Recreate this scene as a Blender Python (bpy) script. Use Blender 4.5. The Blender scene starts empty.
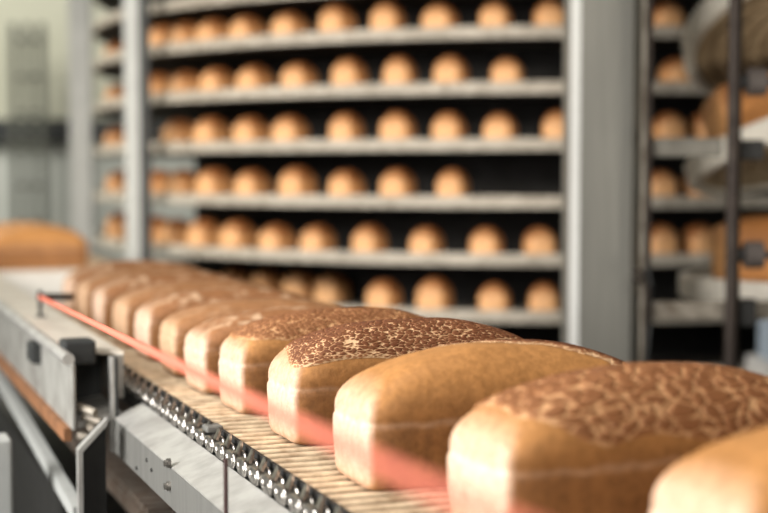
import bpy, bmesh, math, random
from mathutils import Vector, Matrix, noise
PI = math.pi
random.seed(7)
scene = bpy.context.scene
COL = scene.collection

# ------------------------------------------------------------------ camera geometry
F = 1450.0                       # focal length in pixels of the 768 px frame
CAM = Vector((0, 0, 0.30))       # belt surface is z = 0
PITCH = math.atan(84.5 / F)
ANG = math.radians(20.9)         # belt runs this far left of straight ahead
cp, sp = math.cos(PITCH), math.sin(PITCH)
def ray(px, py):
    x, y = (px - 384) / F, (256.5 - py) / F
    return Vector((x, cp + y * sp, -sp + y * cp))
def W(px, py, depth):            # point seen at a pixel at ground distance Y = depth
    r = ray(px, py)
    return CAM + r * (depth / r.y)
def LW(u, v, z=0):               # belt coordinates (across, along) to world
    return Vector((u * math.cos(ANG) - v * math.sin(ANG), u * math.sin(ANG) + v * math.cos(ANG), z))
def WL(p):
    return (p.x * math.cos(ANG) + p.y * math.sin(ANG), -p.x * math.sin(ANG) + p.y * math.cos(ANG), p.z)

# ------------------------------------------------------------------ materials
def nt(name):
    m = bpy.data.materials.new(name); m.use_nodes = True
    t = m.node_tree; b = t.nodes['Principled BSDF']
    return m, t, b
def N(t, kind, **kw):
    n = t.nodes.new(kind)
    for k, v in kw.items():
        if k in n.inputs.keys(): n.inputs[k].default_value = v
        else: setattr(n, k, v)
    return n
def ramp(t, stops, fac=None):
    n = t.nodes.new('ShaderNodeValToRGB'); e = n.color_ramp.elements
    while len(e) < len(stops): e.new(0.5)
    for el, (p, c) in zip(e, stops):
        el.position = p; el.color = (*c, 1) if len(c) == 3 else c
    if fac is not None: t.links.new(fac, n.inputs['Fac'])
    return n
def mix(t, fac, a, b, blend='MIX'):
    n = t.nodes.new('ShaderNodeMix'); n.data_type = 'RGBA'; n.blend_type = blend
    for s, v in ((n.inputs[0], fac), (n.inputs[6], a), (n.inputs[7], b)):
        if hasattr(v, 'is_output'): t.links.new(v, s)
        else: s.default_value = v if not isinstance(v, tuple) else (*v, 1)
    return n.outputs[2]
def math_n(t, op, a, b=0.0, clamp=False):
    n = t.nodes.new('ShaderNodeMath'); n.operation = op; n.use_clamp = clamp
    for s, v in ((n.inputs[0], a), (n.inputs[1], b)):
        if hasattr(v, 'is_output'): t.links.new(v, s)
        else: s.default_value = v
    return n.outputs[0]
def noise_n(t, scale, detail=4, vec=None, rough=0.55):
    n = N(t, 'ShaderNodeTexNoise', Scale=scale, Detail=detail, Roughness=rough)
    if vec is not None: t.links.new(vec, n.inputs['Vector'])
    return n.outputs['Fac']
def bump(t, b, height, strength, dist=0.002):
    n = N(t, 'ShaderNodeBump', Strength=strength, Distance=dist)
    t.links.new(height, n.inputs['Height']); t.links.new(n.outputs['Normal'], b.inputs['Normal'])

def metal(name, c, rough=0.4, metallic=0.7, var=0.35, scale=14, dirt=None, stretch=(1, 1, 1)):
    m, t, b = nt(name)
    tc = t.nodes.new('ShaderNodeTexCoord')
    mp = N(t, 'ShaderNodeMapping'); mp.inputs['Scale'].default_value = stretch
    t.links.new(tc.outputs['Object'], mp.inputs['Vector'])
    f = noise_n(t, scale, 6, mp.outputs['Vector'])
    lo = tuple(x * (1 - var) for x in c) if dirt is None else dirt
    r = ramp(t, [(0.3, lo), (0.62, c)], f)
    t.links.new(r.outputs['Color'], b.inputs['Base Color'])
    rr = ramp(t, [(0.3, (rough + .18,) * 3), (0.7, (rough,) * 3)], f)
    t.links.new(rr.outputs['Color'], b.inputs['Roughness'])
    b.inputs['Metallic'].default_value = metallic
    return m
def plain(name, c, rough=0.6, var=0.12, scale=20, metallic=0.0):
    return metal(name, c, rough, metallic, var, scale)

def bread(name, top, side, end, low, hc, flour=0.0, streak=True):
    """tin loaf: brown dome, streaky brown sides, paler end faces and crease"""
    m, t, b = nt(name)
    tc = t.nodes.new('ShaderNodeTexCoord')
    xyz = t.nodes.new('ShaderNodeSeparateXYZ'); t.links.new(tc.outputs['Object'], xyz.inputs[0])
    nx = t.nodes.new('ShaderNodeSeparateXYZ'); t.links.new(tc.outputs['Normal'], nx.inputs[0])
    f1 = noise_n(t, 16, 6, tc.outputs['Object'])
    f2 = noise_n(t, 110, 4, tc.outputs['Object'], 0.7)
    mp = N(t, 'ShaderNodeMapping'); mp.inputs['Scale'].default_value = (95, 95, 7)
    t.links.new(tc.outputs['Object'], mp.inputs['Vector'])
    f3 = noise_n(t, 1.0, 3, mp.outputs['Vector'])
    s = mix(t, ramp(t, [(0.35, (0, 0, 0)), (0.7, (1, 1, 1))], f3).outputs['Color'], tuple(x * .72 for x in side), side) if streak else mix(t, 0.0, side, side)
    ax = math_n(t, 'ABSOLUTE', nx.outputs['X'])
    e = ramp(t, [(0.45, (0, 0, 0)), (0.85, (1, 1, 1))], ax).outputs['Color']
    c = mix(t, e, s, end)
    zz = math_n(t, 'ADD', xyz.outputs['Z'], math_n(t, 'MULTIPLY', math_n(t, 'SUBTRACT', f1, 0.5), 0.02))
    up = N(t, 'ShaderNodeMapRange'); up.inputs['From Min'].default_value = hc - .004; up.inputs['From Max'].default_value = hc + .026
    t.links.new(zz, up.inputs['Value'])
    tp = mix(t, ramp(t, [(0.3, (0, 0, 0)), (0.7, (1, 1, 1))], f1).outputs['Color'], tuple(x * .8 for x in top), top)
    # the end of the dome stays a little paler
    tp = mix(t, math_n(t, 'MULTIPLY', e, 0.55), tp, end)
    c = mix(t, up.outputs['Result'], c, tp)
    dn = N(t, 'ShaderNodeMapRange'); dn.inputs['From Min'].default_value = 0.0; dn.inputs['From Max'].default_value = 0.03
    dn.inputs['To Min'].default_value = 0.6; dn.inputs['To Max'].default_value = 0.0
    t.links.new(zz, dn.inputs['Value'])
    c = mix(t, dn.outputs['Result'], c, low)
    # crease ring
    cr = math_n(t, 'SUBTRACT', 1.0, math_n(t, 'MULTIPLY', math_n(t, 'ABSOLUTE', math_n(t, 'SUBTRACT', zz, hc + .001)), 220.0), True)
    c = mix(t, math_n(t, 'MULTIPLY', math_n(t, 'MULTIPLY', cr, 0.5), math_n(t, 'ADD', e, 0.3)), c, tuple(min(1, x * 1.15) for x in end))
    sp_ = ramp(t, [(0.38, (0.80, 0.78, 0.74)), (0.6, (1.06, 1.06, 1.06))], f2).outputs['Color']
    c = mix(t, 1.0, c, sp_, 'MULTIPLY')
    if flour > 0:
        fl = ramp(t, [(0.5, (0, 0, 0)), (0.66, (1, 1, 1))], noise_n(t, 42, 5, tc.outputs['Object'])).outputs['Color']
        c = mix(t, math_n(t, 'MULTIPLY', math_n(t, 'MULTIPLY', fl, up.outputs['Result']), flour), c, (0.72, 0.5, 0.32))
    t.links.new(c, b.inputs['Base Color'])
    b.inputs['Roughness'].default_value = 0.55
    b.inputs['Specular IOR Level'].default_value = 0.35
    b.inputs['Subsurface Weight'].default_value = 0.0
    bump(t, b, f2, 0.35, 0.0025)
    return m
def crackle(name, dark, mid, pale):
    m, t, b = nt(name)
    at = N(t, 'ShaderNodeAttribute', attribute_name='crack')
    tc = t.nodes.new('ShaderNodeTexCoord')
    f = noise_n(t, 60, 5, tc.outputs['Object'], .65)
    f2 = noise_n(t, 260, 3, tc.outputs['Object'])
    v = math_n(t, 'ADD', at.outputs['Fac'], math_n(t, 'MULTIPLY', math_n(t, 'SUBTRACT', f, .5), .16), True)
    r = ramp(t, [(0.12, pale), (0.42, mid), (0.75, dark)], v)
    c = mix(t, ramp(t, [(0.4, (0, 0, 0)), (0.65, (1, 1, 1))], f).outputs['Color'], r.outputs['Color'], mix(t, 0.3, r.outputs['Color'], mid))
    t.links.new(c, b.inputs['Base Color'])
    b.inputs['Roughness'].default_value = 0.5
    b.inputs['Specular IOR Level'].default_value = 0.22
    bump(t, b, f2, 0.3, 0.001)
    return m

M = {}
M['steel'] = metal('brushed_steel', (0.58, 0.58, 0.55), 0.42, 0.55, 0.12, 30, stretch=(1, .1, 1))
M['steel_worn'] = metal('worn_steel', (0.50, 0.50, 0.475), 0.42, 0.5, .2, 26, dirt=(0.33, 0.32, 0.30))
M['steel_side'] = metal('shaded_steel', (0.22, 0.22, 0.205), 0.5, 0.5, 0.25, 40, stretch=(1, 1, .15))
M['chain'] = metal('chain_steel', (0.50, 0.48, 0.45), 0.24, 1.0, 0.6, 70, dirt=(0.16, 0.15, 0.135))
M['chain_dark'] = metal('oily_steel', (0.06, 0.055, 0.05), 0.4, 0.8, 0.6, 60)
M['dark'] = plain('black_paint', (0.012, 0.012, 0.011), 0.6)
M['charcoal'] = plain('charcoal_paint', (0.025, 0.028, 0.028), 0.5)
M['slat'] = metal('belt_slat', (0.76, 0.60, 0.41), 0.45, 0.0, 0.3, 45, dirt=(0.36, 0.24, 0.14))
M['slat_shaded'] = metal('shaded_return_slat', (0.20, 0.17, 0.14), 0.5, 0.2, 0.3, 45, dirt=(0.14, 0.09, 0.06))  # same slats as the belt, with the dimness underneath put into the colour
M['white'] = plain('white_plate', (0.80, 0.78, 0.74), 0.5)
M['beige'] = metal('beige_cover', (0.78, 0.73, 0.63), 0.45, 0.0, 0.2, 18, dirt=(0.60, 0.54, 0.45))
M['rust'] = plain('orange_rust', (0.27, 0.12, 0.05), 0.7, .35)
M['panel'] = metal('grey_panel', (0.40, 0.40, 0.37), 0.5, 0.35, 0.25, 16, dirt=(0.22, 0.21, 0.19))
M['post'] = plain('grey_post_paint', (0.40, 0.415, 0.40), 0.5, 0.06)
M['column'] = metal('column_steel', (0.265, 0.26, 0.23), 0.45, 0.45, 0.1, 10, stretch=(8, 8, .4))
M['column_edge_lit'] = metal('column_edge_lit', (0.72, 0.72, 0.69), 0.4, 0.2, 0.06, 10)  # paler than the shaft: light caught by the left chamfer, painted in
M['mesh'] = None
M['drum'] = plain('shade_black_drum', (0.010, 0.009, 0.008), 0.8)  # near-black paints in the shade inside the tower
M['brown_iron'] = metal('brown_iron', (0.04, 0.029, 0.022), 0.5, 0.5, 0.5, 30, dirt=(0.03, 0.022, 0.018))
M['iron_bar'] = metal('stained_bar', (0.30, 0.27, 0.22), 0.55, 0.2, 0.5, 24, dirt=(0.10, 0.075, 0.05))
M['rubber'] = plain('roller_rubber', (0.08, 0.066, 0.058), 0.55)
M['cord'] = plain('pink_cord', (0.74, 0.19, 0.12), 0.6, 0.1, 120)
M['cream_mesh'] = plain('cream_plastic', (0.62, 0.58, 0.50), 0.5)
M['under_mesh'] = metal('brown_mesh', (0.40, 0.30, 0.18), 0.6, 0.0, 0.3, 30, dirt=(0.26, 0.185, 0.105))
M['blue_panel'] = plain('pale_blue_panel', (0.42, 0.50, 0.58), 0.5, .06)

def rim_material():
    m, t, b = nt('wire_mesh_rim')
    tc = t.nodes.new('ShaderNodeTexCoord')
    f = noise_n(t, 45, 4, tc.outputs['Object'])
    r = ramp(t, [(0.3, (0.20, 0.175, 0.135)), (0.65, (0.44, 0.40, 0.335))], f)
    t.links.new(r.outputs['Color'], b.inputs['Base Color'])
    b.inputs['Roughness'].default_value = 0.6
    return m
M['mesh'] = rim_material()

# ------------------------------------------------------------------ mesh helpers
class MB:
    def __init__(s): s.bm = bmesh.new()
    def box(s, x0, x1, y0, y1, z0, z1, bev=0.0):
        m = Matrix.Translation(((x0 + x1) / 2, (y0 + y1) / 2, (z0 + z1) / 2)) @ Matrix.Diagonal((x1 - x0, y1 - y0, z1 - z0, 1))
        r = bmesh.ops.create_cube(s.bm, size=1, matrix=m)
        if bev:
            es = list({e for v in r['verts'] for e in v.link_edges})
            bmesh.ops.bevel(s.bm, geom=es, offset=bev, segments=2, profile=.5, affect='EDGES')
        return s
    def obox(s, c, size, rot):
        m = Matrix.Translation(c) @ rot.to_4x4() @ Matrix.Diagonal((*size, 1))
        bmesh.ops.create_cube(s.bm, size=1, matrix=m); return s
    def cyl(s, a, b, r, seg=16, r2=None):
        a, b = Vector(a), Vector(b); d = b - a
        q = d.to_track_quat('Z', 'Y').to_matrix().to_4x4()
        bmesh.ops.create_cone(s.bm, cap_ends=True, segments=seg, radius1=r, radius2=r if r2 is None else r2, depth=d.length,
                              matrix=Matrix.Translation((a + b) / 2) @ q); return s
    def prism(s, pts, d):            # closed polygon pts extruded by vector d
        d = Vector(d)
        a = [s.bm.verts.new(p) for p in pts]; b = [s.bm.verts.new(Vector(p) + d) for p in pts]
        n = len(a)
        s.bm.faces.new(a); s.bm.faces.new(b[::-1])
        for i in range(n): s.bm.faces.new((a[i], b[i], b[(i + 1) % n], a[(i + 1) % n]))
        return s
    def lathe(s, prof, seg=96, a0=0, a1=2 * PI, closed=True):   # prof: closed list of (r, z)
        full = abs(a1 - a0 - 2 * PI) < 1e-6
        k = seg if full else seg + 1
        rings = []
        for i in range(k):
            a = a0 + (a1 - a0) * i / seg
            rings.append([s.bm.verts.new((r * math.cos(a), r * math.sin(a), z)) for r, z in prof])
        m = len(prof)
        for i in range(seg):
            A, B = rings[i], rings[(i + 1) % k]
            for j in range(m if closed else m - 1):
                s.bm.faces.new((A[j], B[j], B[(j + 1) % m], A[(j + 1) % m]))
        if not full and closed:
            s.bm.faces.new(rings[0]); s.bm.faces.new(rings[-1][::-1])
        return s
    def tube(s, pts, r, seg=10):
        pts = [Vector(p) for p in pts]; rings = []
        for i, p in enumerate(pts):
            d = (pts[min(i + 1, len(pts) - 1)] - pts[max(i - 1, 0)]).normalized()
            q = d.to_track_quat('Z', 'Y')
            rings.append([s.bm.verts.new(p + q @ Vector((r * math.cos(2 * PI * k / seg), r * math.sin(2 * PI * k / seg), 0))) for k in range(seg)])
        for A, B in zip(rings, rings[1:]):
            for k in range(seg): s.bm.faces.new((A[k], A[(k + 1) % seg], B[(k + 1) % seg], B[k]))
        s.bm.faces.new(rings[0][::-1]); s.bm.faces.new(rings[-1]); return s
    def build(s, name, mat, parent=None, smooth=False, loc=None):
        bmesh.ops.recalc_face_normals(s.bm, faces=s.bm.faces)
        me = bpy.data.meshes.new(name); s.bm.to_mesh(me); s.bm.free()
        if mat: me.materials.append(mat)
        if smooth:
            for p in me.polygons: p.use_smooth = True
            try: me.set_sharp_from_angle(angle=math.radians(40))
            except Exception: pass
        o = bpy.data.objects.new(name, me); COL.objects.link(o)
        if parent: o.parent = parent
        if loc is not None: o.location = loc
        return o
def empty(name, loc=(0, 0, 0), rz=0):
    o = bpy.data.objects.new(name, None); COL.objects.link(o); o.location = loc; o.rotation_euler.z = rz
    o.empty_display_size = .1; return o
def tag(o, label=None, cat=None, group=None, kind=None):
    if label: o['label'] = label
    if cat: o['category'] = cat
    if group: o['group'] = group
    if kind: o['kind'] = kind
    return o

# ------------------------------------------------------------------ bread shapes
def sq(al, n):
    c, s_ = math.cos(al), math.sin(al)
    r = 1 / (abs(c) ** n + abs(s_) ** n) ** (1 / n)
    return r * c, r * s_
class Loaf:
    def __init__(s, L=.31, Wd=.115, H=.125, hc=.062, seed=0, skew=0.0, lump=1.0, n0=10):
        s.n0 = n0
        s.L, s.W, s.H, s.hc, s.seed, s.skew, s.lump = L, Wd, H, hc, Vector((seed * 7.3, seed * 3.1, seed)), skew, lump
    def warp(s, p):
        q = p * 9 + s.seed
        k = 1 + .030 * s.lump * noise.noise(q) + .010 * s.lump * noise.noise(q * 3.1)
        c = Vector((p.x * .8, 0, s.hc * .8))
        p = c + (p - c) * k
        p.z = max(p.z, 0.0)
        return p
    def low(s, z, off, al, n):
        x, y = sq(al, n)
        return s.warp(Vector((x * (s.L / 2 + off), y * (s.W / 2 + off), z)))
    def dome(s, ph, al):
        sn, cs = math.sin(ph), max(math.cos(ph), 0)
        n = s.n0 * (1 - sn) ** .8 + 2.7 * (1 - (1 - sn) ** .8)
        x, y = sq(al, n)
        bul = .0035 * math.sin(min(ph * 3.2, PI))
        a = (s.L / 2 + .0005 + bul) * cs ** .85; b = (s.W / 2 + .0005 + bul) * cs ** .82
        z = s.hc + (s.H - s.hc) * sn ** .95
        z += s.skew * x * a * sn
        return s.warp(Vector((x * a, y * b, z)))
    def mesh(s, name, seg=120, dr=26):
        lows = [(0, -.007), (.003, -.002), (.010, 0), (s.hc * .35, .0008), (s.hc * .65, .0018), (s.hc * .9, .0022), (s.hc * .97, .0016)]
        V, Fc = [], []
        for z, off in lows:
            V += [s.low(z, off, 2 * PI * i / seg, s.n0) for i in range(seg)]
        for j in range(dr):
            ph = (j / dr) * PI / 2
            V += [s.dome(ph, 2 * PI * i / seg) for i in range(seg)]
        nr = len(lows) + dr
        for j in range(nr - 1):
            for i in range(seg):
                k = (i + 1) % seg
                Fc.append((j * seg + i, j * seg + k, (j + 1) * seg + k, (j + 1) * seg + i))
        V.append(s.warp(Vector((0, 0, s.H)))); t = len(V) - 1
        for i in range(seg): Fc.append(((nr - 1) * seg + i, (nr - 1) * seg + (i + 1) % seg, t))
        Fc.append(tuple(range(seg))[::-1])
        me = bpy.data.meshes.new(name); me.from_pydata([tuple(v) for v in V], [], Fc)
        for p in me.polygons: p.use_smooth = True
        return me
    def topping(s, name, mask, seg=680, dr=190, cell=(75, 105, 105), relief=.0014, lift=.0012, ph0=.2):
        V, Fc = [], []
        for j in range(dr + 1):
            ph = ph0 + (PI / 2 - ph0) * j / dr * .9985
            V += [s.dome(ph, 2 * PI * i / seg) for i in range(seg)]
        keep = [mask(v, ph0 + (PI / 2 - ph0) * (k // seg) / dr) for k, v in enumerate(V)]
        for j in range(dr):
            for i in range(seg):
                k = (i + 1) % seg
                q = (j * seg + i, j * seg + k, (j + 1) * seg + k, (j + 1) * seg + i)
                if all(keep[a] > 0 for a in q): Fc.append(q)
        used = sorted({a for f in Fc for a in f}); mp = {a: b for b, a in enumerate(used)}
        me = bpy.data.meshes.new(name)
        me.from_pydata([tuple(V[a]) for a in used], [], [tuple(mp[a] for a in f) for f in Fc]); me.update()
        cr = []
        for n_, a in enumerate(used):
            p = V[a]
            q = Vector((p.x * cell[0], p.y * cell[1], p.z * cell[2])) + s.seed
            q = q + Vector((noise.noise(q * .6), noise.noise(q * .6 + Vector((9, 0, 0))), 0)) * .42 + Vector((noise.noise(q * 1.7), noise.noise(q * 1.7 + Vector((5, 2, 0))), 0)) * .16
            d = noise.voronoi(q)[0]
            e = min(max((d[1] - d[0] - .02) / .17, 0), 1); e = e * e * (3 - 2 * e)
            edge = min(max(keep[a] / .12, 0), 1)
            e *= .25 + .75 * edge
            cr.append(e)
        co = [v.co + v.normal * (lift * min(1, max(keep[a], 0) / .05) + relief * c) for v, c, a in zip(me.vertices, cr, used)]
        for v, c in zip(me.vertices, co): v.co = c
        at = me.attributes.new('crack', 'FLOAT', 'POINT'); at.data.foreach_set('value', cr)
        for p in me.polygons: p.use_smooth = True
        me.update()
        return me

TAN, SIDE, END, LOW = (0.50, 0.235, 0.075), (0.31, 0.135, 0.044), (0.77, 0.55, 0.41), (0.56, 0.28, 0.12)
bread_plain = bread('tan_crust', TAN, SIDE, END, LOW, .062)
bread_flour = bread('floury_crust', (0.36, 0.16, 0.065), SIDE, END, LOW, .062, flour=.75)
bread_pale = bread('pale_crust', (0.40, 0.19, 0.08), SIDE, (0.66, 0.43, 0.27), LOW, .062, flour=.2)
bread_small = bread('small_loaf_crust', (0.27, 0.092, 0.025), (0.62, 0.31, 0.125), (0.70, 0.39, 0.18), (0.80, 0.52, 0.30), .056, streak=False)
crk_dark = crackle('crackled_glaze', (0.135, 0.046, 0.020), (0.32, 0.14, 0.06), (0.74, 0.50, 0.29))
crk_soft = crackle('soft_crackled_glaze', (0.21, 0.085, 0.034), (0.36, 0.16, 0.065), (0.58, 0.34, 0.17))

def nz(p, s): return noise.noise(Vector(p) * s)
# ------------------------------------------------------------------ the conveyor
V0, V1 = 0.35, 5.6
conv = empty('conveyor', (0, 0, 0), ANG)
tag(conv, 'long slatted bread conveyor with steel side frame and drive chain under the front row', 'conveyor')
mb = MB(); v = V0
while v < 3.35:                                                    # slatted carrying strand
    mb.box(.4235, .875, v - .0065, v + .0065, -.007, 0.0, .0022); v += .0260
belt = mb.build('belt', M['slat'], conv)
mb = MB().box(.423, .88, V0, 3.36, -.034, -.012); mb.build('belt_bed', M['chain_dark'], conv)
MB().box(.43, .88, 3.38, 4.5, -.02, -.001, .002).build('belt_glare_plate', M['white'], conv)  # white stretch painting the glare on the empty belt
mb = MB(); v = 4.53
while v < V1:
    mb.box(.432, .875, v - .0085, v + .0085, -.008, 0.0); v += .031
mb.build('far_belt', M['slat'], conv)
mb = MB(); v = V0
while v < V1:                                                      # return strand below
    mb.box(.405, .875, v - .009, v + .009, -.178, -.170); v += .031
mb.box(.40, .88, V0, V1, -.20, -.18)
mb.build('return_belt', M['slat_shaded'], conv)
# chain : outer and inner link plates, rollers, upright attachment tabs
P = .0465
def link(mb, u, v, z, ln, h, th):
    pts = []
    for c0, a0 in ((v + ln / 2 - h / 2, -PI / 2), (v - ln / 2 + h / 2, PI / 2)):
        for k in range(7):
            a = a0 + PI * k / 6; pts.append((u, c0 + h / 2 * math.cos(a), z + h / 2 * math.sin(a)))
    mb.prism(pts, (th, 0, 0))
mb = MB(); v = V0; tabs = []
while v < 3.3:
    link(mb, .3985, v, -.0105, .036, .0175, .0035)
    link(mb, .4110, v, -.0105, .036, .0175, .003)
    link(mb, .4015, v + P / 2, -.0115, .030, .0125, .003)
    link(mb, .4075, v + P / 2, -.0115, .030, .0125, .003)
    for dv in (-.0105, .0105): mb.cyl((.3968, v + dv, -.0105), (.416, v + dv, -.0105), .0045, 12)
    tabs.append(v); v += P
es = [e for e in mb.bm.edges if len(e.link_faces) == 2 and e.calc_face_angle(0) > 1.2]
bmesh.ops.bevel(mb.bm, geom=es, offset=.001, segments=1, affect='EDGES')
chain = mb.build('drive_chain', M['chain'], conv)
Rt = Matrix.Rotation(math.radians(28), 3, 'Y') @ Matrix.Rotation(math.radians(-20), 3, 'X')
pts = [(-.0055, -.007), (.0055, -.007), (.0055, .002), (.003, .0115), (-.001, .0115), (-.0055, .004)]
mt = MB().prism([Vector((.407, 0, -.001)) + Rt @ Vector((0, a, b)) for a, b in pts], Rt @ Vector((.0035, 0, 0)))
bmesh.ops.bevel(mt.bm, geom=list(mt.bm.edges), offset=.0009, segments=2, affect='EDGES')
mt.cyl((.407, 0, -.006), (.424, 0, -.010), .003, 10)
tab = mt.build('chain_tab', M['chain'], chain, loc=(0, tabs[0], 0))
for v in tabs[1:]:
    t = tab.copy(); COL.objects.link(t); t.parent = chain; t.location = (0, v, 0)
MB().box(.404, .424, 1.635, 1.66, -.004, .004, .002).build('chain_joint_plate', M['steel_side'], conv)
MB().box(.400, .440, V0, 3.36, -.040, -.021).build('chain_track', M['dark'], conv)
MB().box(.4185, .4228, V0, 3.36, -.03, .0012).build('chain_shade_strip', M['dark'], conv)  # black strip painting the shadow band between chain tabs and slats
# near side frame: folded channel
fr = MB()
fr.prism([(.358, V0, -.036), (.3995, V0, -.020), (.3995, V0, -.027), (.3625, V0, -.0415), (.3625, V0, -.083), (.358, V0, -.083)], (0, 1.985 - V0, 0))
MB().prism([(.310, 1.985, -.042), (.372, 1.985, -.032), (.372, 1.985, -.040), (.310, 1.985, -.050)], (0, .6, 0)).build('inner_flange', M['steel_worn'], conv)
frame = fr.build('side_frame', M['steel_worn'], conv)
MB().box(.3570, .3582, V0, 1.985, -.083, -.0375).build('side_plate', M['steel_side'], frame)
for py in (463, 486):
    # bolts on the side plate
    r = ray(170, py); k = None
    n = Vector((math.cos(ANG), math.sin(ANG), 0)); tt = (.357 - CAM.dot(n)) / r.dot(n); p = CAM + r * tt
    uu, vv, zz = WL(p)
    b = MB().cyl((.3575, vv, zz), (.3535, vv, zz), .0055, 18).cyl((.3545, vv, zz), (.350, vv, zz), .0038, 6)
    b.build('bolt', M['chain'], frame)
for px, py in ((147, 460), (152, 470), (137, 468)):
    r = ray(px, py); tt = (.357 - CAM.dot(n)) / r.dot(n); uu, vv, zz = WL(CAM + r * tt)
    MB().cyl((.3575, vv, zz), (.3555, vv, zz), .0025, 12).build('bolt_hole', M['dark'], frame)
# far half has a taller guard box
guard = MB().box(.300, .306, 1.97, V1, -.05, .040, .002).build('guard_panel', M['panel'], conv)
MB().prism([(.296, 2.10, .042), (.300, 2.10, .052), (.384, 2.04, .046), (.384, 2.04, .041)], (0, V1 - 2.1, 0)).build('guard_cover', M['beige'], guard)
MB().box(.372, .384, 2.04, V1, -.02, .041).build('guard_inner_plate', M['panel'], guard)
MB().box(.306, .372, 2.16, V1, -.04, .036).build('guard_core', M['charcoal'], guard)
MB().cyl((.298, 1.98, .046), (.298, V1, .046), .0085, 14).build('guard_rail', M['steel_worn'], guard, True)
MB().box(.292, .302, 1.99, V1, -.068, -.05).build('rusty_lip', M['rust'], guard)
MB().box(.286, .30, 2.27, 2.335, .004, .034, .002).build('clamp', M['charcoal'], guard)
MB().box(.30, .345, 2.035, 2.085, .03, .064, .004).build('clamp', M['charcoal'], guard)
MB().box(.3545, .3600, 1.975, 1.995, -.085, .046, .001).build('end_post', M['steel_worn'], conv)
MB().box(.3600, .3635, 1.974, 1.997, -.085, .046).build('end_post_face', M['charcoal'], conv)
mb = MB()
for k in range(9):
    mb.cyl((.312 + .006 * (k % 3), 1.985, -.02 - .013 * k), (.330 + .008 * (k % 2), 1.96, -.026 - .013 * k), .006, 8)
mb.build('cable_clip', M['iron_bar'], conv)
# support bracket with bright edge
br = MB().prism([(.2995, 1.90, -.063), (.333, 1.90, -.030), (.333, 1.90, -.9), (.2995, 1.90, -.9)], (0, .03, 0)).build('support_leg', M['dark'], conv)
MB().prism([(.2945, 1.885, -.061), (.333, 1.885, -.022), (.333, 1.885, -.030), (.3005, 1.885, -.064), (.3005, 1.885, -.9), (.2945, 1.885, -.9)], (0, .016, 0)).build('leg_edge', M['steel_worn'], br)
MB().prism([(.295, 1.94, -.168), (.311, 1.94, -.168), (.311, 1.94, -.148), (.295, 1.94, -.148)], (0, 3.6, .21)).build('lower_rail', M['post'], conv)
MB().box(.316, .326, 1.94, V1, -.42, -.19).build('under_panel', M['dark'], conv)
MB().box(.205, .235, 2.10, 2.16, -.93, -.08, .004).build('support_leg', M['post'], conv)
MB().box(.20, .24, 3.6, 3.66, -.93, -.06, .004).build('support_leg', M['post'], conv)
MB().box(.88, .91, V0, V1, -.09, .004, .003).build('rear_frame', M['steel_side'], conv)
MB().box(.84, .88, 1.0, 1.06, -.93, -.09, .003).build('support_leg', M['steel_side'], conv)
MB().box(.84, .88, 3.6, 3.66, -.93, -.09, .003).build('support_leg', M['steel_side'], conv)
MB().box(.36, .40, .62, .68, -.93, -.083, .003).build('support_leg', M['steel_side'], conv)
MB().box(.32, .90, 1.0, V1, -.62, -.60).build('drip_tray', M['dark'], conv)
# thin rod in front of the frame
MB().cyl((.351, 1.347, -.55), (.351, 1.347, .024), .0022, 10).build('thin_rod', plain('dark_red_rod', (0.06, 0.03, 0.028), .5), conv, True)

# guide cord
pA = W(40, 297, 2.5); pB = W(490, 517, .50)
dirc = (pB - pA)
pE = pA + dirc * ((.30 - pA.y) / dirc.y)
cord = MB().tube([pA + (pE - pA) * (k / 12) for k in range(13)], .0038, 12).build('guide_cord', M['cord'], None, True)
tag(cord, 'taut pink cord stretched along the side of the bread row', 'cord')
cs = empty('cord_stand', (pA.x, pA.y, .047), ANG)
tag(cs, 'small dark bracket holding the far end of the pink cord', 'bracket')
hz = pA.z - .047
MB().cyl((0, 0, 0), (0, 0, hz + .012), .0035, 10).build('stem', M['charcoal'], cs)
MB().box(-.010, .010, -.010, .010, -.001, .004, .001).build('foot', M['charcoal'], cs)
MB().cyl((-.002, .004, hz), (.06, .03, hz - .004), .006, 10).build('arm', M['brown_iron'], cs)

# ------------------------------------------------------------------ loaves on the belt
def put(o, u, v, z=0.0, rz=0.0):
    o.location = LW(u, v, z); o.rotation_euler.z = ANG + rz
GR = 'tin loaves in a row on the conveyor'
def belt_loaf(lf, mat, u0, v, label, rz=0.0, top=None, tmat=None, seg=120, **kw):
    """u0 is the left end of the loaf"""
    o = bpy.data.objects.new('bread_loaf', lf.mesh('bread_loaf', seg)); COL.objects.link(o); o.data.materials.append(mat)
    put(o, u0 + lf.L / 2, v, 0.0005, rz)
    tag(o, label, 'bread', GR)
    if top:
        t = bpy.data.objects.new('crackled_topping', lf.topping('crackled_topping', top, **kw)); COL.objects.link(t)
        t.data.materials.append(tmat); t.parent = o; t['label'] = 'dark crackled glaze baked on the crust'
    return o
full = lambda s, off=.46: (lambda p, ph: ph - off - .16 * nz((p.x * 14 + s, p.y * 14, 1), 1))
def half(p, ph): return min(ph - .5, (p.y - (.004 - .42 * p.x) + .012 * nz((p.x * 30, p.y * 30, 3), 1)) * 9)
belt_loaf(Loaf(.33, .125, .128, .062, 31), bread_plain, .535, .83, 'blurred plain loaf cut off by the bottom right corner, nearest of all', .05)
belt_loaf(Loaf(.335, .125, .131, .062, 2), bread_plain, .488, 1.075, 'large blurred loaf with brown blotched top, just in front of the smooth tan loaf', .02,
          (lambda p, ph: full(3, .26)(p, ph) - 9 * max(0, -p.x - .105 + .03 * nz((p.x * 20, p.y * 25, 5), 1))), crk_soft, seg=120, cell=(60, 90, 90), relief=.0018)
belt_loaf(Loaf(.315, .115, .128, .062, 3), bread_plain, .464, 1.31, 'smooth tan loaf with crackle only on its far side, third nearest', 0, half, crk_dark, cell=(110, 240, 240))
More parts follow.
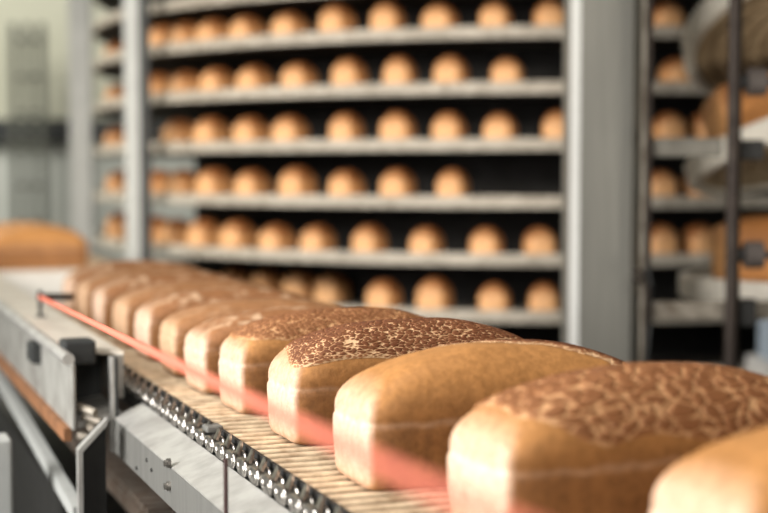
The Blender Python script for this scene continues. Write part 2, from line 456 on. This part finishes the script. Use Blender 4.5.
belt_loaf(Loaf(.315, .112, .128, .060, 4), bread_plain, .466, 1.55, 'sharply focused loaf with dark crackled crust all over its top', 0, full(0), crk_dark, seg=150, cell=(118, 255, 255))
belt_loaf(Loaf(.305, .112, .121, .060, 5), bread_plain, .465, 1.77, 'loaf with soft brown mottled crust, just behind the sharply crackled loaf', .02, full(8), crk_soft, cell=(120, 230, 230))
belt_loaf(Loaf(.305, .110, .109, .058, 6), bread_flour, .460, 1.945, 'floury speckled loaf, second behind the sharply crackled loaf', .03)
LB = ['smooth pale-edged loaf, third behind the sharply crackled loaf', 'blurred tan loaf, fourth behind the sharply crackled loaf',
      'blurred tan loaf, fifth behind the sharply crackled loaf', 'blurred tan loaf, third from the far end of the front row',
      'blurred brown loaf, second from the far end of the front row', 'hazy brown loaf at the far end of the front row, before the gap']
for k, v in enumerate((2.12, 2.315, 2.51, 2.72, 2.91, 3.10)):
    belt_loaf(Loaf(.305, .112, .107 + .003 * (k % 2), .056, 11 + k), bread_pale if k % 2 == 0 else bread_flour, .463, v, LB[k], .02 * ((k % 3) - 1), seg=90)
for k, (u0, v) in enumerate(((.445, 4.62), (.47, 4.86), (.46, 5.12))):
    belt_loaf(Loaf(.31, .13, .128, .06, 21 + k), bread_plain,
              u0, v, ['hazy golden loaf beyond the white belt glare, at the left edge', 'hazy loaf just behind the first one beyond the white belt glare', 'hazy loaf farthest along the conveyor, left of the pale posts'][k], seg=72)

# ------------------------------------------------------------------ the spiral cooling tower
TD, TR = 4.35, 1.80
tdir = ray(530, 172); tdir.z = 0; tdir.normalize()
TC = tdir * (TD + TR)
tower = empty('cooling_tower', (TC.x, TC.y, -.95))
tag(tower, 'big round cooling tower of stacked wire mesh tiers full of small loaves', 'cooling tower')
def ring_hit(px, r):                      # where the ring of radius r shows nearest at a pixel column
    d = ray(px, 200); d.z = 0; d.normalize()
    b = d.dot(TC); disc = b * b - (TC.length_squared - r * r)
    return d * (b - math.sqrt(max(disc, 0)))
rim_px = {0: -24, 1: 25, 2: 81, 3: 138, 4: 196, 5: 254, 6: 311, 7: 368, 8: 425}
TZ = {}
for k, py in rim_px.items():
    TZ[k] = W(530, py, (tdir * TD).y).z
gap = TZ[0] - TZ[1]
TZ[-1] = TZ[0] + gap
M['deck'] = plain('shade_dark_deck', (0.10, 0.085, 0.065), 0.7, .3)  # dark tone puts the shade between tiers into the decks
for k in sorted(TZ):
    z = TZ[k] + .95
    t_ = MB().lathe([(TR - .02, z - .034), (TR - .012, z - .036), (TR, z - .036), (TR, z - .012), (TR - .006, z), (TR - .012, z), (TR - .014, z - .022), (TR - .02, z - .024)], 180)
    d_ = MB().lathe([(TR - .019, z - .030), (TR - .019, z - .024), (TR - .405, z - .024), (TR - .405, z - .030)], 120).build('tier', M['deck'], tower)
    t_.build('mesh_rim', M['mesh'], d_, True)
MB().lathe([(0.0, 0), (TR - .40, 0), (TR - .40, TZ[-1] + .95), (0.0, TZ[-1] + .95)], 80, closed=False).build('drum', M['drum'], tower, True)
MB().lathe([(0.0, TZ[-1] + 1.1), (TR - .02, TZ[-1] + 1.1), (TR - .02, TZ[-1] + 1.14), (0.0, TZ[-1] + 1.14)], 80, closed=False).build('top_shade_disc', M['drum'], tower)  # unseen disc added on top to limit light on the tiers
# little loaves
me_small = [Loaf(.115, .094, .106, .040, 40 + i, lump=.9, n0=3.6).mesh('small_loaf', 40, 10) for i in range(3)]
for m_ in me_small: m_.materials.append(bread_small)
tiers = {
    0: [165, 190, 222, 262, 305, 352, 403, 455, 510, 552],
    1: [166, 188, 216, 249, 291, 338, 388, 440, 495, 548],
    2: [160, 187, 219, 256, 300, 350, 400, 451, 507],
    3: [181, 213, 252, 291, 347, 398, 449, 500, 557],
    4: [160, 184, 215, 253, 298, 347, 398, 453],
    5: [156, 177, 205, 238, 277, 318, 370, 427, 487, 540],
    6: [384, 435, 495, 545],
}
right_side = {0: [668, 712], 1: [664], 2: [676], 3: [668, 706], 4: [660, 700], 5: [662, 700]}
left_side = {1: [121], 2: [121], 3: [120.5], 4: [121.5], 5: [121]}
inner = {6: [236, 268, 300, 332]}
ORD = ['first', 'second', 'third', 'fourth', 'fifth', 'sixth', 'seventh', 'eighth', 'ninth', 'tenth', 'eleventh']
TN = {0: 'uppermost, barely showing tier', 1: 'top full tier', 2: 'second full tier', 3: 'third full tier', 4: 'fourth full tier', 5: 'fifth full tier', 6: 'lowest tier in view'}
nb = 0
def small(px, r, k, label):
    global nb
    p = ring_hit(px, r); a = math.atan2(p.y - TC.y, p.x - TC.x)
    o = bpy.data.objects.new('small_loaf', me_small[nb % 3]); COL.objects.link(o)
    o.location = (p.x, p.y, TZ[k] - .0235); o.rotation_euler.z = a + random.uniform(-.12, .12); nb += 1
    s = random.uniform(.94, 1.05); o.scale = (1, s, random.uniform(.93, 1.06))
    tag(o, label, 'bread', 'small loaves on the ' + TN[k] + ' of the cooling tower')
RB = TR - .095
for k, xs in tiers.items():
    if k == 0: continue
    for i, px in enumerate(xs):
        small(px, RB, k, f'small loaf on {TN[k]}, {ORD[i]} rightward from the dark-edged post')
for k, xs in right_side.items():
    if k == 0: continue
    for i, px in enumerate(xs):
        small(px, RB, k, f'dim small loaf on {TN[k]}, ' + (f'{ORD[i]} one ' if len(xs) > 1 else '') + 'right of the steel column')
for k, xs in left_side.items():
    for px in xs: small(px, TR - .10, k, f'small loaf on {TN[k]} seen between the two pale posts')
for k, xs in inner.items():
    for i, px in enumerate(xs): small(px, TR - .30, k, f'shadowed small loaf deep inside {TN[k]}, {ORD[i]} of four from the left')

# ------------------------------------------------------------------ posts and column in front of the tower
def post(x0, x1, depth, mat, label, name='frame_post', dark=None):
    a, b = W(x0, 172, depth), W(x1, 172, depth)
    c = (a + b) / 2; w = (b - a).length
    r = empty(name, (c.x, c.y, -.95)); tag(r, label, 'post')
    MB().box(-w / 2, w / 2, -.02, .02, 0.006, 3.2, .004).build('shaft', mat, r)
    MB().box(-w / 2 - .03, w / 2 + .03, -.05, .05, 0.0, .006, .002).build('foot_plate', mat, r)
    if dark: MB().box(w / 2, w / 2 + dark, -.012, .045, 0.006, 3.2).build('dark_flange', M['charcoal'], r)
post(71, 93, 6.0, M['post'], 'pale grey upright post at far left, leftmost of the two pale posts')
post(126, 141, 4.88, M['post'], 'grey upright post with a dark right edge, left of the loaf tiers', dark=.028)
a, b = W(569, 172, 3.1), W(642, 172, 3.1)
w = (b - a).length; c = (a + b) / 2
col = empty('steel_column', (c.x, c.y, -.95)); tag(col, 'wide brushed grey steel column with a bright left edge, right of the loaf tiers', 'column', kind='thing')
ch = .017
MB().prism([(-w / 2 + ch, -.05, 0), (w / 2 - .03, -.05, 0), (w / 2, -.02, 0), (w / 2, .11, 0), (-w / 2, .11, 0), (-w / 2, -.02, 0)], (0, 0, 3.2)).build('shaft', M['column'], col)
MB().prism([(-w / 2 - .001, -.022, 0), (-w / 2 + ch - .001, -.053, 0), (-w / 2 + ch, -.0505, 0), (-w / 2, -.019, 0)], (0, 0, 3.2)).build('painted_lit_edge', M['column_edge_lit'], col)  # strip of painted light along the left chamfer

# ------------------------------------------------------------------ roller guide frame on the right
gd = 2.95
def gz(py): return W(690, py, gd).z + .95
g0 = W(645, 172, gd)
gf = empty('roller_guide_frame', (g0.x, g0.y, -.95)); tag(gf, 'dark iron guide frame with crossbars and rollers beside the steel column', 'frame')
def gx(px): return (W(px, 172, gd) - g0).x
MB().box(gx(643), gx(651), -.01, .012, 0, 3.2, .002).build('rail', M['brown_iron'], gf)
MB().box(gx(641), gx(644), -.012, .0, 0, 3.2).build('rail_edge', M['iron_bar'], gf)
MB().box(gx(652), gx(722), .0, .02, gz(157), gz(138), .003).build('crossbar', metal('grey_bar', (.19, .178, .15), .5, .3, .3, 22), gf)
MB().box(gx(654), gx(800), .0, .03, gz(320), gz(302), .003).build('crossbar', M['iron_bar'], gf)
MB().cyl((gx(730), -.03, 0), (gx(730), -.03, 3.2), .0145, 16).build('upright', M['brown_iron'], gf, True)
mb = MB(); pts = [Vector((gx(637) + .010 * math.cos(2 * PI * k / 16), -.02, gz(275) + .012 * math.sin(2 * PI * k / 16))) for k in range(17)]
mb.tube(pts, .0035, 8).build('eyelet', M['brown_iron'], gf, True)
MB().tube([(gx(646), -.018, gz(262)), (gx(651), -.02, gz(285)), (gx(650), -.02, gz(325)), (gx(647), -.018, gz(360))], .003, 8).build('hose', M['charcoal'], gf, True)
for py in (83, 254):
    z = gz(py)
    r_ = MB().cyl((gx(742), -.03, z), (gx(760), -.03, z), .028, 20).build('roller', M['rubber'], gf, True)
    MB().cyl((gx(727), -.03, z), (gx(790), -.03, z), .0085, 12).build('axle', M['dark'], r_, True)
    MB().cyl((gx(735), -.03, z), (gx(740), -.03, z), .016, 14).build('collar', M['dark'], r_, True)
MB().box(gx(738), gx(755), -.03, .0, gz(325), gz(298), .003).build('clamp', M['dark'], gf)
MB().box(gx(738), gx(762), -.02, .01, gz(160), gz(140), .003).build('clamp', M['dark'], gf)

# ------------------------------------------------------------------ small spiral conveyor at far right
sd = 3.35
sc_c = W(830, 172, sd)
sc = empty('spiral_conveyor', (sc_c.x, sc_c.y, -.95)); tag(sc, 'spiral conveyor of ribbed cream belt turns at the right edge', 'conveyor')
def turn(py, tilt_x, tilt_y, R=.335):
    zc = W(830, py, sd).z + .95
    rot = Matrix.Rotation(tilt_x, 4, 'X') @ Matrix.Rotation(tilt_y, 4, 'Y')
    base = MB().lathe([(R - .02, -.022), (R - .02, 0), (.05, 0), (.05, -.022)], 96)
    mt = MB().lathe([(R - .022, -.045), (R - .004, -.045), (R, -.035), (R - .003, -.022), (R, -.010), (R - .003, .003), (R - .01, .010), (R - .022, .010)], 96)
    for k in range(100):
        a = 2 * PI * k / 100
        mt.obox(Vector(((R + .001) * math.cos(a), (R + .001) * math.sin(a), -.016)), (.006, .009, .046), Matrix.Rotation(a, 3, 'Z'))
    u = MB()
    for rr in (.14, .18, .22, .26, .295):
        u.lathe([(rr - .012, -.034), (rr + .012, -.034), (rr + .012, -.021), (rr - .012, -.021)], 96)
    o = base.build('belt_turn', M['cream_mesh'], sc); mloc = Matrix.Translation((0, 0, zc)) @ rot; o.matrix_local = mloc
    mt.build('ribbed_rim', M['cream_mesh'], o, True); u.build('underside_ribs', M['under_mesh'], o)
    MB().lathe([(R - .022, -.0235), (R - .022, -.0222), (.05, -.0222), (.05, -.0235)], 96).build('underside', M['under_mesh'], o)
    return mloc
t1 = turn(30, math.radians(-27), math.radians(0))
t2 = turn(133, math.radians(-14), math.radians(-12))
t3 = turn(279, math.radians(0), math.radians(0))
MB().cyl((0, 0, 0), (0, 0, 3.2), .03, 32).build('centre_drum', M['charcoal'], sc, True)
bread_or = bread('orange_crust', (0.40, 0.165, 0.05), (0.55, 0.24, 0.075), (0.6, 0.30, 0.11), (0.5, .22, .07), .07, streak=False)
def sloaf(ring, x, y, label, rz, seed, L=.235):
    lf_ = Loaf(L, .16, .15, .10, seed, lump=.8)
    o = bpy.data.objects.new('bread_loaf', lf_.mesh('bread_loaf', 72, 18)); COL.objects.link(o); o.data.materials.append(bread_or)
    o.matrix_world = Matrix.Translation(sc.location) @ ring @ Matrix.Translation((x, y, .0015)) @ Matrix.Rotation(rz, 4, 'Z')
    tag(o, label, 'bread', 'loaves on the spiral conveyor'); return o
sloaf(t3, -.155, -.08, 'tall orange-brown loaf on the lower ribbed turn behind the roller', .05, 61)
sloaf(t2, -.160, -.06, 'orange loaf on the tilted middle turn behind the upper roller', .05, 62)

# ------------------------------------------------------------------ setting
def struct(name, mb, mat): return tag(mb.build(name, mat), kind='structure')
flo = plain('concrete_floor', (0.045, 0.043, 0.038), 0.6, .3, 3)
struct('floor', MB().box(-6, 6, -3, 11, -1.0, -.95), flo)
def wall_mat():
    m, t, b = nt('wall_paint')
    tc = t.nodes.new('ShaderNodeTexCoord'); xyz = t.nodes.new('ShaderNodeSeparateXYZ'); t.links.new(tc.outputs['Object'], xyz.inputs[0])
    f = noise_n(t, 1.2, 4, tc.outputs['Object'])
    up = ramp(t, [(0.3, (0.44, 0.44, 0.34)), (0.7, (0.52, 0.52, 0.42))], f)
    lo = ramp(t, [(0.3, (0.44, 0.46, 0.42)), (0.7, (0.52, 0.54, 0.50))], f)
    s = math_n(t, 'GREATER_THAN', xyz.outputs['Z'], .60)
    t.links.new(mix(t, s, lo.outputs['Color'], up.outputs['Color']), b.inputs['Base Color']); b.inputs['Roughness'].default_value = .8
    return m
wm = wall_mat()
struct('wall_back', MB().box(-6, 6, 9.0, 9.1, -.95, 4.2), wm)
struct('wall_left', MB().box(-6.1, -6, -3, 9.1, -.95, 4.2), wm)
struct('wall_right', MB().box(6, 6.1, -3, 9.1, -.95, 4.2), wm)
tz0, tz1 = W(30, 141, 8.9).z, W(30, 119, 8.9).z
struct('trim_1', MB().box(-6, -1.2, 8.93, 9.0, tz0, tz1), M['charcoal'])
# dark ladder-like rack on the far wall
lp = W(30, 172, 8.6)
ld = empty('wall_ladder', (lp.x, lp.y, -.95)); tag(ld, 'blurred dark upright ladder rack by the far left wall', 'ladder')
h1 = W(30, 22, 8.6).z + .95
gl = plain('grey_green_iron', (0.10, 0.105, 0.085), .6)
for x0 in (-.085, .0, .085):
    MB().cyl((x0 - .03, .1, h1), (x0, 0, 0), .022, 8).build('stile', gl, ld)
for k in range(9):
    z = .3 + k * (h1 - .4) / 8
    MB().cyl((-.10, .05, z), (.10, .05, z), .010, 8).build('rung', gl, ld)
# pale box added to stand in for the lit wall low at right
pp = W(760, 345, 3.9)
cb = empty('lit_wall_box', (pp.x, pp.y, -.95)); tag(cb, 'pale blue stand-in for lit wall low at right edge below the spiral turns', 'wall')
ztop = W(760, 318, 3.9).z + .95
MB().box(.045, .45, 0, .2, .0, ztop, .006).build('body', M['blue_panel'], cb)
MB().box(.015, .455, -.03, .21, W(760, 371, 3.9).z + .90, W(760, 364, 3.9).z + .95, .004).build('ledge', M['white'], cb)

# ------------------------------------------------------------------ light
def area(name, loc, target, size, energy, color, size_y=None):
    l = bpy.data.lights.new(name, 'AREA'); l.energy = energy; l.color = color; l.shape = 'RECTANGLE'; l.size = size; l.size_y = size_y or size
    o = bpy.data.objects.new(name, l); COL.objects.link(o); o.location = loc
    o.rotation_euler = (Vector(target) - Vector(loc)).to_track_quat('-Z', 'Y').to_euler(); return o
area('window_light', (-2.2, .7, 1.0), (0.1, 1.7, 0.05), 1.8, 58, (1.0, .965, .93), 1.5).data.spread = math.radians(100)
area('overhead_fill', (-.8, 1.6, 3.0), (-.1, 1.8, 0), 2.0, 12, (1.0, .95, .87), 2.0).data.spread = math.radians(80)  # added overhead fill, no fixture in view
area('front_fill', (.2, -1.4, 1.3), (.1, 1.5, .02), 1.0, 3.5, (1.0, .94, .86), .8).data.spread = math.radians(52)  # added fill for the near sides of the belt loaves
sl = bpy.data.lights.new('tower_fill_spot', 'SPOT'); sl.energy = 310; sl.color = (1.0, .92, .82); sl.spot_size = math.radians(38); sl.spot_blend = .35; sl.shadow_soft_size = .22  # added spot for the tower, its cone leaves the right side dark
so = bpy.data.objects.new('tower_fill_spot', sl); COL.objects.link(so); so.location = (-.12, 1.5, 1.25)
so.rotation_euler = (Vector((-.30, 4.6, .38)) - so.location).to_track_quat('-Z', 'Y').to_euler()
area('left_tier_fill', (-2.9, 2.6, 1.3), (-.8, 5.0, .35), 1.2, 25, (1.0, .94, .86), 1.0).data.spread = math.radians(75)  # added fill to brighten the left ends of the tiers
area('spiral_fill', (1.0, 1.3, .02), (1.02, 3.2, .55), .4, 1.2, (1.0, .93, .82), .4).data.spread = math.radians(45)  # added fill to lift the ribbed turns and their undersides
area('back_wall_fill', (-3.6, 6.5, 3.4), (-3.0, 9, .6), 2.0, 240, (1.0, .97, .90), 2.0)  # added unseen lamp to brighten the far wall
wd = bpy.data.worlds.new('world'); scene.world = wd; wd.use_nodes = True
wd.node_tree.nodes['Background'].inputs['Color'].default_value = (1.0, .95, .88, 1)
wd.node_tree.nodes['Background'].inputs['Strength'].default_value = .06

# ------------------------------------------------------------------ camera
cd = bpy.data.cameras.new('camera'); co = bpy.data.objects.new('camera', cd); COL.objects.link(co)
cd.sensor_fit = 'HORIZONTAL'; cd.sensor_width = 36; cd.lens = F / 768 * 36
cd.clip_start = .02
co.location = CAM; co.rotation_euler = (PI / 2 - PITCH, 0, 0)
cd.dof.use_dof = True; cd.dof.focus_distance = 1.60; cd.dof.aperture_fstop = 2.75; cd.dof.aperture_blades = 9
scene.camera = co
scene.view_settings.view_transform = 'Standard'
try: scene.view_settings.look = 'None'
except Exception: pass
scene.view_settings.exposure = 0.0
